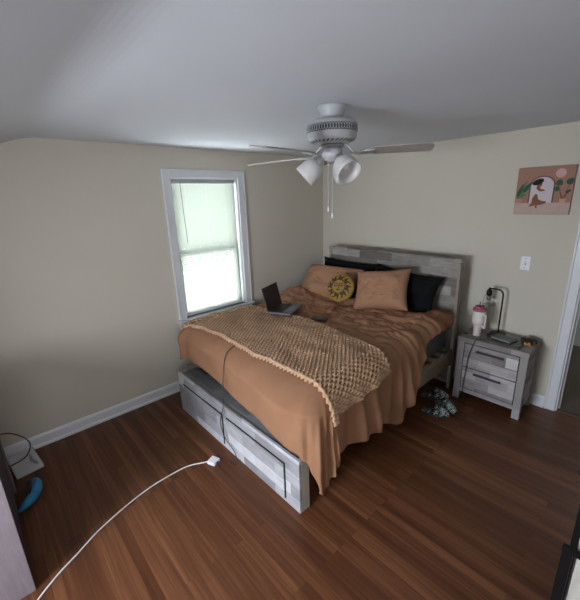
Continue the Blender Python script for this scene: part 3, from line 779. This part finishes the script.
# ------------------------------------------------------------ ceiling fan
fx, fy = 1.84, -1.93
fan = thing('ceiling_fan', 'white ceiling fan with grey blades and frosted light kit', 'ceiling fan', (fx, fy, H))
b = BM(); lathe(b, [(.080, 0), (.083, -.006), (.076, -.020), (.064, -.045), (.062, -.070), (.068, -.080)], 40); obj('canopy', b, MAT['fan'], fan, smooth=True)
b = BM(); lathe(b, [(.058, -.070), (.112, -.075), (.132, -.083), (.141, -.096), (.141, -.143), (.138, -.149), (.139, -.163), (.131, -.177), (.098, -.190), (.060, -.196)], 56)
mh = obj('motor_housing', b, MAT['fan'], fan, smooth=True)
b = BM()        # filigree vent band as open rings
for k in range(58):
    a = k/58*2*PI
    M = Matrix.Rotation(a, 4, 'Z') @ Matrix.Translation((.1415, 0, -.120))
    tube(b, [M @ Vector((0, .0076*math.cos(t/12*2*PI), .0150*math.sin(t/12*2*PI))) for t in range(12)], .0017, 4, closed=True)
    M = Matrix.Rotation(a+.0714, 4, 'Z') @ Matrix.Translation((.1415, 0, -.120))
obj('vent_filigree', b, MAT['fan'], mh, smooth=True)
b = BM()
for k in range(72):
    pass
lathe(b, [(.1412, -.139), (.1416, -.138), (.1416, -.103), (.1412, -.102)], 64, cap=False)
obj('vent_band', b, MAT['vent'], mh, smooth=True)
b = BM()
for k in range(30):
    a = k/30*2*PI; M = Matrix.Rotation(a, 4, 'Z') @ Matrix.Translation((.115, 0, -.1855)) @ Matrix.Rotation(R(-21), 4, 'Y') @ Matrix.Rotation(.5, 4, 'Z')
    v = [b.verts.new(M @ Vector(p)) for p in ((-.014, -.0045, 0), (.014, -.0045, 0), (.014, .0045, 0), (-.014, .0045, 0))]; b.faces.new(v[::-1])
obj('vent_slots', b, MAT['vent'], mh)
ZB = -.245
b = BM(); lathe(b, [(.060, -.196), (.066, -.200), (.066, -.209), (.050, -.214)], 32); obj('flywheel', b, new_mat('grey flywheel', (.22, .22, .22), .5), fan, smooth=True)
b = BM(); lathe(b, [(.030, -.208), (.050, -.214), (.060, -.232), (.058, -.258), (.042, -.280), (.020, -.290), (.008, -.293)], 32); obj('switch_cup', b, MAT['fan'], fan, smooth=True)
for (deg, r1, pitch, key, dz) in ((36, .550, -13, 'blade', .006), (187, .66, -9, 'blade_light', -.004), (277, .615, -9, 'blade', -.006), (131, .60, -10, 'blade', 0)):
    M = Matrix.Rotation(R(deg), 4, 'Z') @ Matrix.Translation((0, 0, ZB+dz)) @ Matrix.Rotation(R(pitch), 4, 'X')
    r0 = .20; wd0, wd1 = .052, .063; pts = []
    pts += [(r0, -wd0*.55), (r0+.03, -wd0)] + [(r1-.05, -wd1), (r1-.015, -wd1*.80), (r1, -wd1*.40), (r1, wd1*.75), (r1-.012, wd1)] + [(r0+.03, wd0), (r0, wd0*.55)]
    b = BM(); prism(b, pts, -.003, .003); bl_ = obj('blade', b, MAT[key], fan, bevel=.001); bl_.matrix_local = M
    b = BM(); tube(b, spline([(.065, 0, .045), (.095, .006, .030), (.118, .010, .002), (.155, .010, -.010), (.185, .022, -.005), (.235, .026, -.005)], 5), .0055, 6)
    tube(b, spline([(.155, -.002, -.010), (.185, -.022, -.005), (.235, -.026, -.005)], 5), .005, 6)
    tube(b, spline([(.185, .022, -.006), (.20, .0, -.008), (.185, -.022, -.006)], 5), .004, 6); box(b, .19, .245, -.03, .03, -.0065, -.0035)
    ir = obj('blade_iron', b, MAT['fan'], fan, smooth=True); ir.matrix_local = M
for (deg, tilt) in ((222, 48), (345, 52), (100, 50)):
    M = Matrix.Rotation(R(deg), 4, 'Z') @ Matrix.Translation((.045, 0, -.262)) @ Matrix.Rotation(R(180-tilt), 4, 'Y')
    b = BM(); lathe(b, [(.014, 0), (.014, .03), (.026, .034), (.027, .056), (.022, .058)], 20, M); arm = obj('lamp_holder', b, MAT['fan'], fan, smooth=True)
    b = BM(); lathe(b, [(.024, .044), (.044, .054), (.058, .075), (.065, .100), (.068, .135), (.069, .160), (.066, .160), (.062, .102), (.055, .078), (.030, .058)], 32, M, cap=False)
    sh_ = obj('glass_shade', b, MAT['glass'], fan, smooth=True)
    b = BM(); ell(b, M @ Vector((0, 0, .100)), (.024, .024, .024), rot=M.to_3x3()); tube(b, [M @ Vector((0, 0, .05)), M @ Vector((0, 0, .09))], .012, 10); obj('bulb', b, MAT['bulb'], sh_, smooth=True)
for (x, y, z1) in ((-.020, -.012, -.535), (.006, -.006, -.575)):
    b = BM(); tube(b, [(x, y, -.27), (x, y, z1)], .0024, 6)
    pc_ = obj('pull_chain', b, new_mat('chain', (.45, .43, .42), .5), fan)
    b = BM(); lathe(b, [(.002, .0), (.004, -.008), (.0065, -.022), (.005, -.030), (.002, -.032)], 12, Matrix.Translation((x, y, z1))); obj('chain_fob', b, MAT['whitep'], pc_, smooth=True)

# ------------------------------------------------------------ lower left: chest, white box, blue bag
cxx, cyy = 1.354, -3.702
chs = thing('chest', 'tall pale grey wood-grain chest standing at the left foreground edge', 'chest', (cxx-.45, cyy-.36, 0))
obj('chest_side', bx(.430, .450, -.36, .36, .0, .93), MAT['chest'], chs, bevel=.002)
obj('chest_side', bx(-.45, -.43, -.36, .36, .0, .93), MAT['chest'], chs, bevel=.002)
obj('chest_top', bx(-.455, .455, -.365, .362, .93, .955), MAT['chest'], chs, bevel=.003)
obj('chest_back', bx(-.43, .43, .338, .350, .05, .93), new_mat('dark backing', (.035, .025, .03), .8), chs)
obj('chest_base', bx(-.43, .43, -.34, .338, .03, .06), MAT['chest'], chs)
for k in range(3):
    z0 = .07+k*.285
    d = obj('drawer', bx(-.425, .425, -.358, -.340, z0, z0+.275), MAT['chest'], chs, bevel=.002)
    obj('handle', bx(-.10, .10, -.375, -.359, z0+.13, z0+.145), MAT['handle'], d, bevel=.002)
wb = thing('white_box', 'low white box with crumpled grey mark on the floor against the baseboard', 'box', (.172, -3.620, 0), 0)
wb.rotation_euler = (0, 0, R(7))
obj('box_body', bx(-.150, .150, -.085, .085, 0, .032), mottled('white cardboard', (.52, .52, .54), (.60, .60, .62), 8, .6), wb, bevel=.003)
b = BM(); prism(b, [(-.06, .045), (-.02, .052), (.03, .048), (.09, .064), (.125, .062), (.10, .040), (.04, .026), (-.01, .034)], .0322, .0330); obj('crumple_mark', b, new_mat('grey crease', (.26, .26, .29), .7), wb)
obj('box_end', bx(-.145, .145, .0852, .090, .003, .029), new_mat('grey box end', (.16, .16, .17), .7), wb)

bb_ = thing('crescent_bag', 'bright blue crescent bag with black strap on the floor beside the chest', 'bag', (.555, -3.655, 0), R(-10))
bb_.scale = (.62, .62, .62)
bm_ = mottled('blue nylon', (.015, .17, .36), (.03, .27, .50), 9, .5)
b = BM(); tube(b, spline([(-.19, .035, .03), (-.12, .085, .05), (.0, .105, .065), (.13, .085, .07), (.22, .03, .06), (.27, -.045, .03)], 7), .05, 12, rfun=lambda t: .012+.045*math.sin(PI*min(1, max(0, t)))**.7)
obj('bag_body', b, bm_, bb_, smooth=True)
b = BM(); tube(b, spline([(-.17, .03, .05), (-.08, .0, .05), (.02, .01, .04), (.10, .04, .03), (.19, .01, .04), (.12, .07, .135), (-.02, .06, .11)], 7), .009, 6); obj('bag_strap', b, MAT['blackp'], bb_, smooth=True)
b = BM(); tube(b, spline([(-.15, .115, .02), (-.11, .13, .05), (-.07, .135, .02)], 5), .010, 6); obj('buckle', b, new_mat('pale buckle', (.4, .45, .5), .4), bb_, smooth=True)
# dark clothes piled between the chest and the wall
def lump(name, label, cat, loc, size, m, seed):
    b = BM(); ell(b, (0, 0, size[2]), size, 36, 24)
    for v in b.verts:
        k = 1+.25*nz(v.co.x*9+seed, v.co.y*9, v.co.z*9)+.12*nz(v.co.x*25, v.co.y*25+seed, v.co.z*20)
        v.co.x *= k; v.co.y *= k; v.co.z = max(0, v.co.z*k)
    o = obj(name, b, m, smooth=True); o.location = loc; return tag(o, label, cat)
dk = mottled('dark plum cloth', (.030, .018, .024), (.07, .045, .055), 12, .95)
lump('clothes_pile', 'dark plum clothes piled on the floor between chest and white box', 'clothes', (.27, -3.885, 0), (.13, .12, .17), dk, 3)
b = BM(); tube(b, spline([(.30, -3.76, .34), (.20, -3.70, .33), (.16, -3.62, .26), (.22, -3.56, .19), (.30, -3.60, .14), (.33, -3.70, .13), (.30, -3.80, .12)], 8), .0045, 6)
tube(b, [(.30, -3.76, .34), (.36, -3.80, .345), (.44, -3.82, .35)], .0045, 6)
o = obj('black_cable', b, MAT['cordb'], smooth=True); tag(o, 'black cable looping over the white box by the baseboard', 'cable')

# ------------------------------------------------------------ lower right: whitewashed cabinet with black metal
cb = thing('cabinet', 'whitewashed plank cabinet with black metal frame at the right foreground edge', 'cabinet', (3.50, -2.10, 0))
wm = mottled('whitewashed plank', (.42, .39, .36), (.56, .53, .49), 30, .7, stretch=(1, 1, .1))
obj('carcass', bx(-.265, .32, -.17, .20, .05, .79), wm, cb, bevel=.003)
for k in range(7):
    x = -.26+k*.083
    obj('front_plank', bx(x, x+.078, -.190, -.1705, .06, .78), wm, cb, bevel=.004)
for (x, y) in ((-.30, -.205), (.29, -.205), (-.30, .17), (.29, .17)):
    obj('metal_post', bx(x, x+.030, y, y+.030, 0, .745 if y < 0 else .79), MAT['black'], cb, bevel=.002)
obj('bracket', bx(-.30, -.235, -.215, -.200, .745, .765), MAT['black'], cb)
obj('cabinet_top', bx(-.262, .33, -.165, .21, .79, .83), MAT['black'], cb, bevel=.004)
b = BM(); tube(b, [(-.225, -.192, .79), (-.225, -.222, .79), (-.16, -.222, .79), (-.095, -.222, .79), (-.095, -.192, .79)], .008, 8); obj('handle', b, MAT['black'], cb)
b = BM(); random.seed(5)
ell(b, (0, 0, .035), (.045, .045, .032), 16, 10)
for k in range(90):
    a = random.random()*2*PI; e = random.random()*1.4; L_ = .055+.03*random.random()
    d = Vector((math.cos(a)*math.cos(e), math.sin(a)*math.cos(e), math.sin(e)*.8+.12))
    p = Vector((0, 0, .03)); tube(b, [p, p+d*L_*.6, p+d*L_+Vector((0, 0, -.008))], .004, 4)
o = obj('pom_pom', b, mottled('black fluff', (.012, .010, .010), (.03, .024, .022), 40, .95), smooth=True); o.location = (3.245, -2.05, .83)
tag(o, 'black shaggy tuft lying on the corner of the whitewashed cabinet', 'pom-pom')
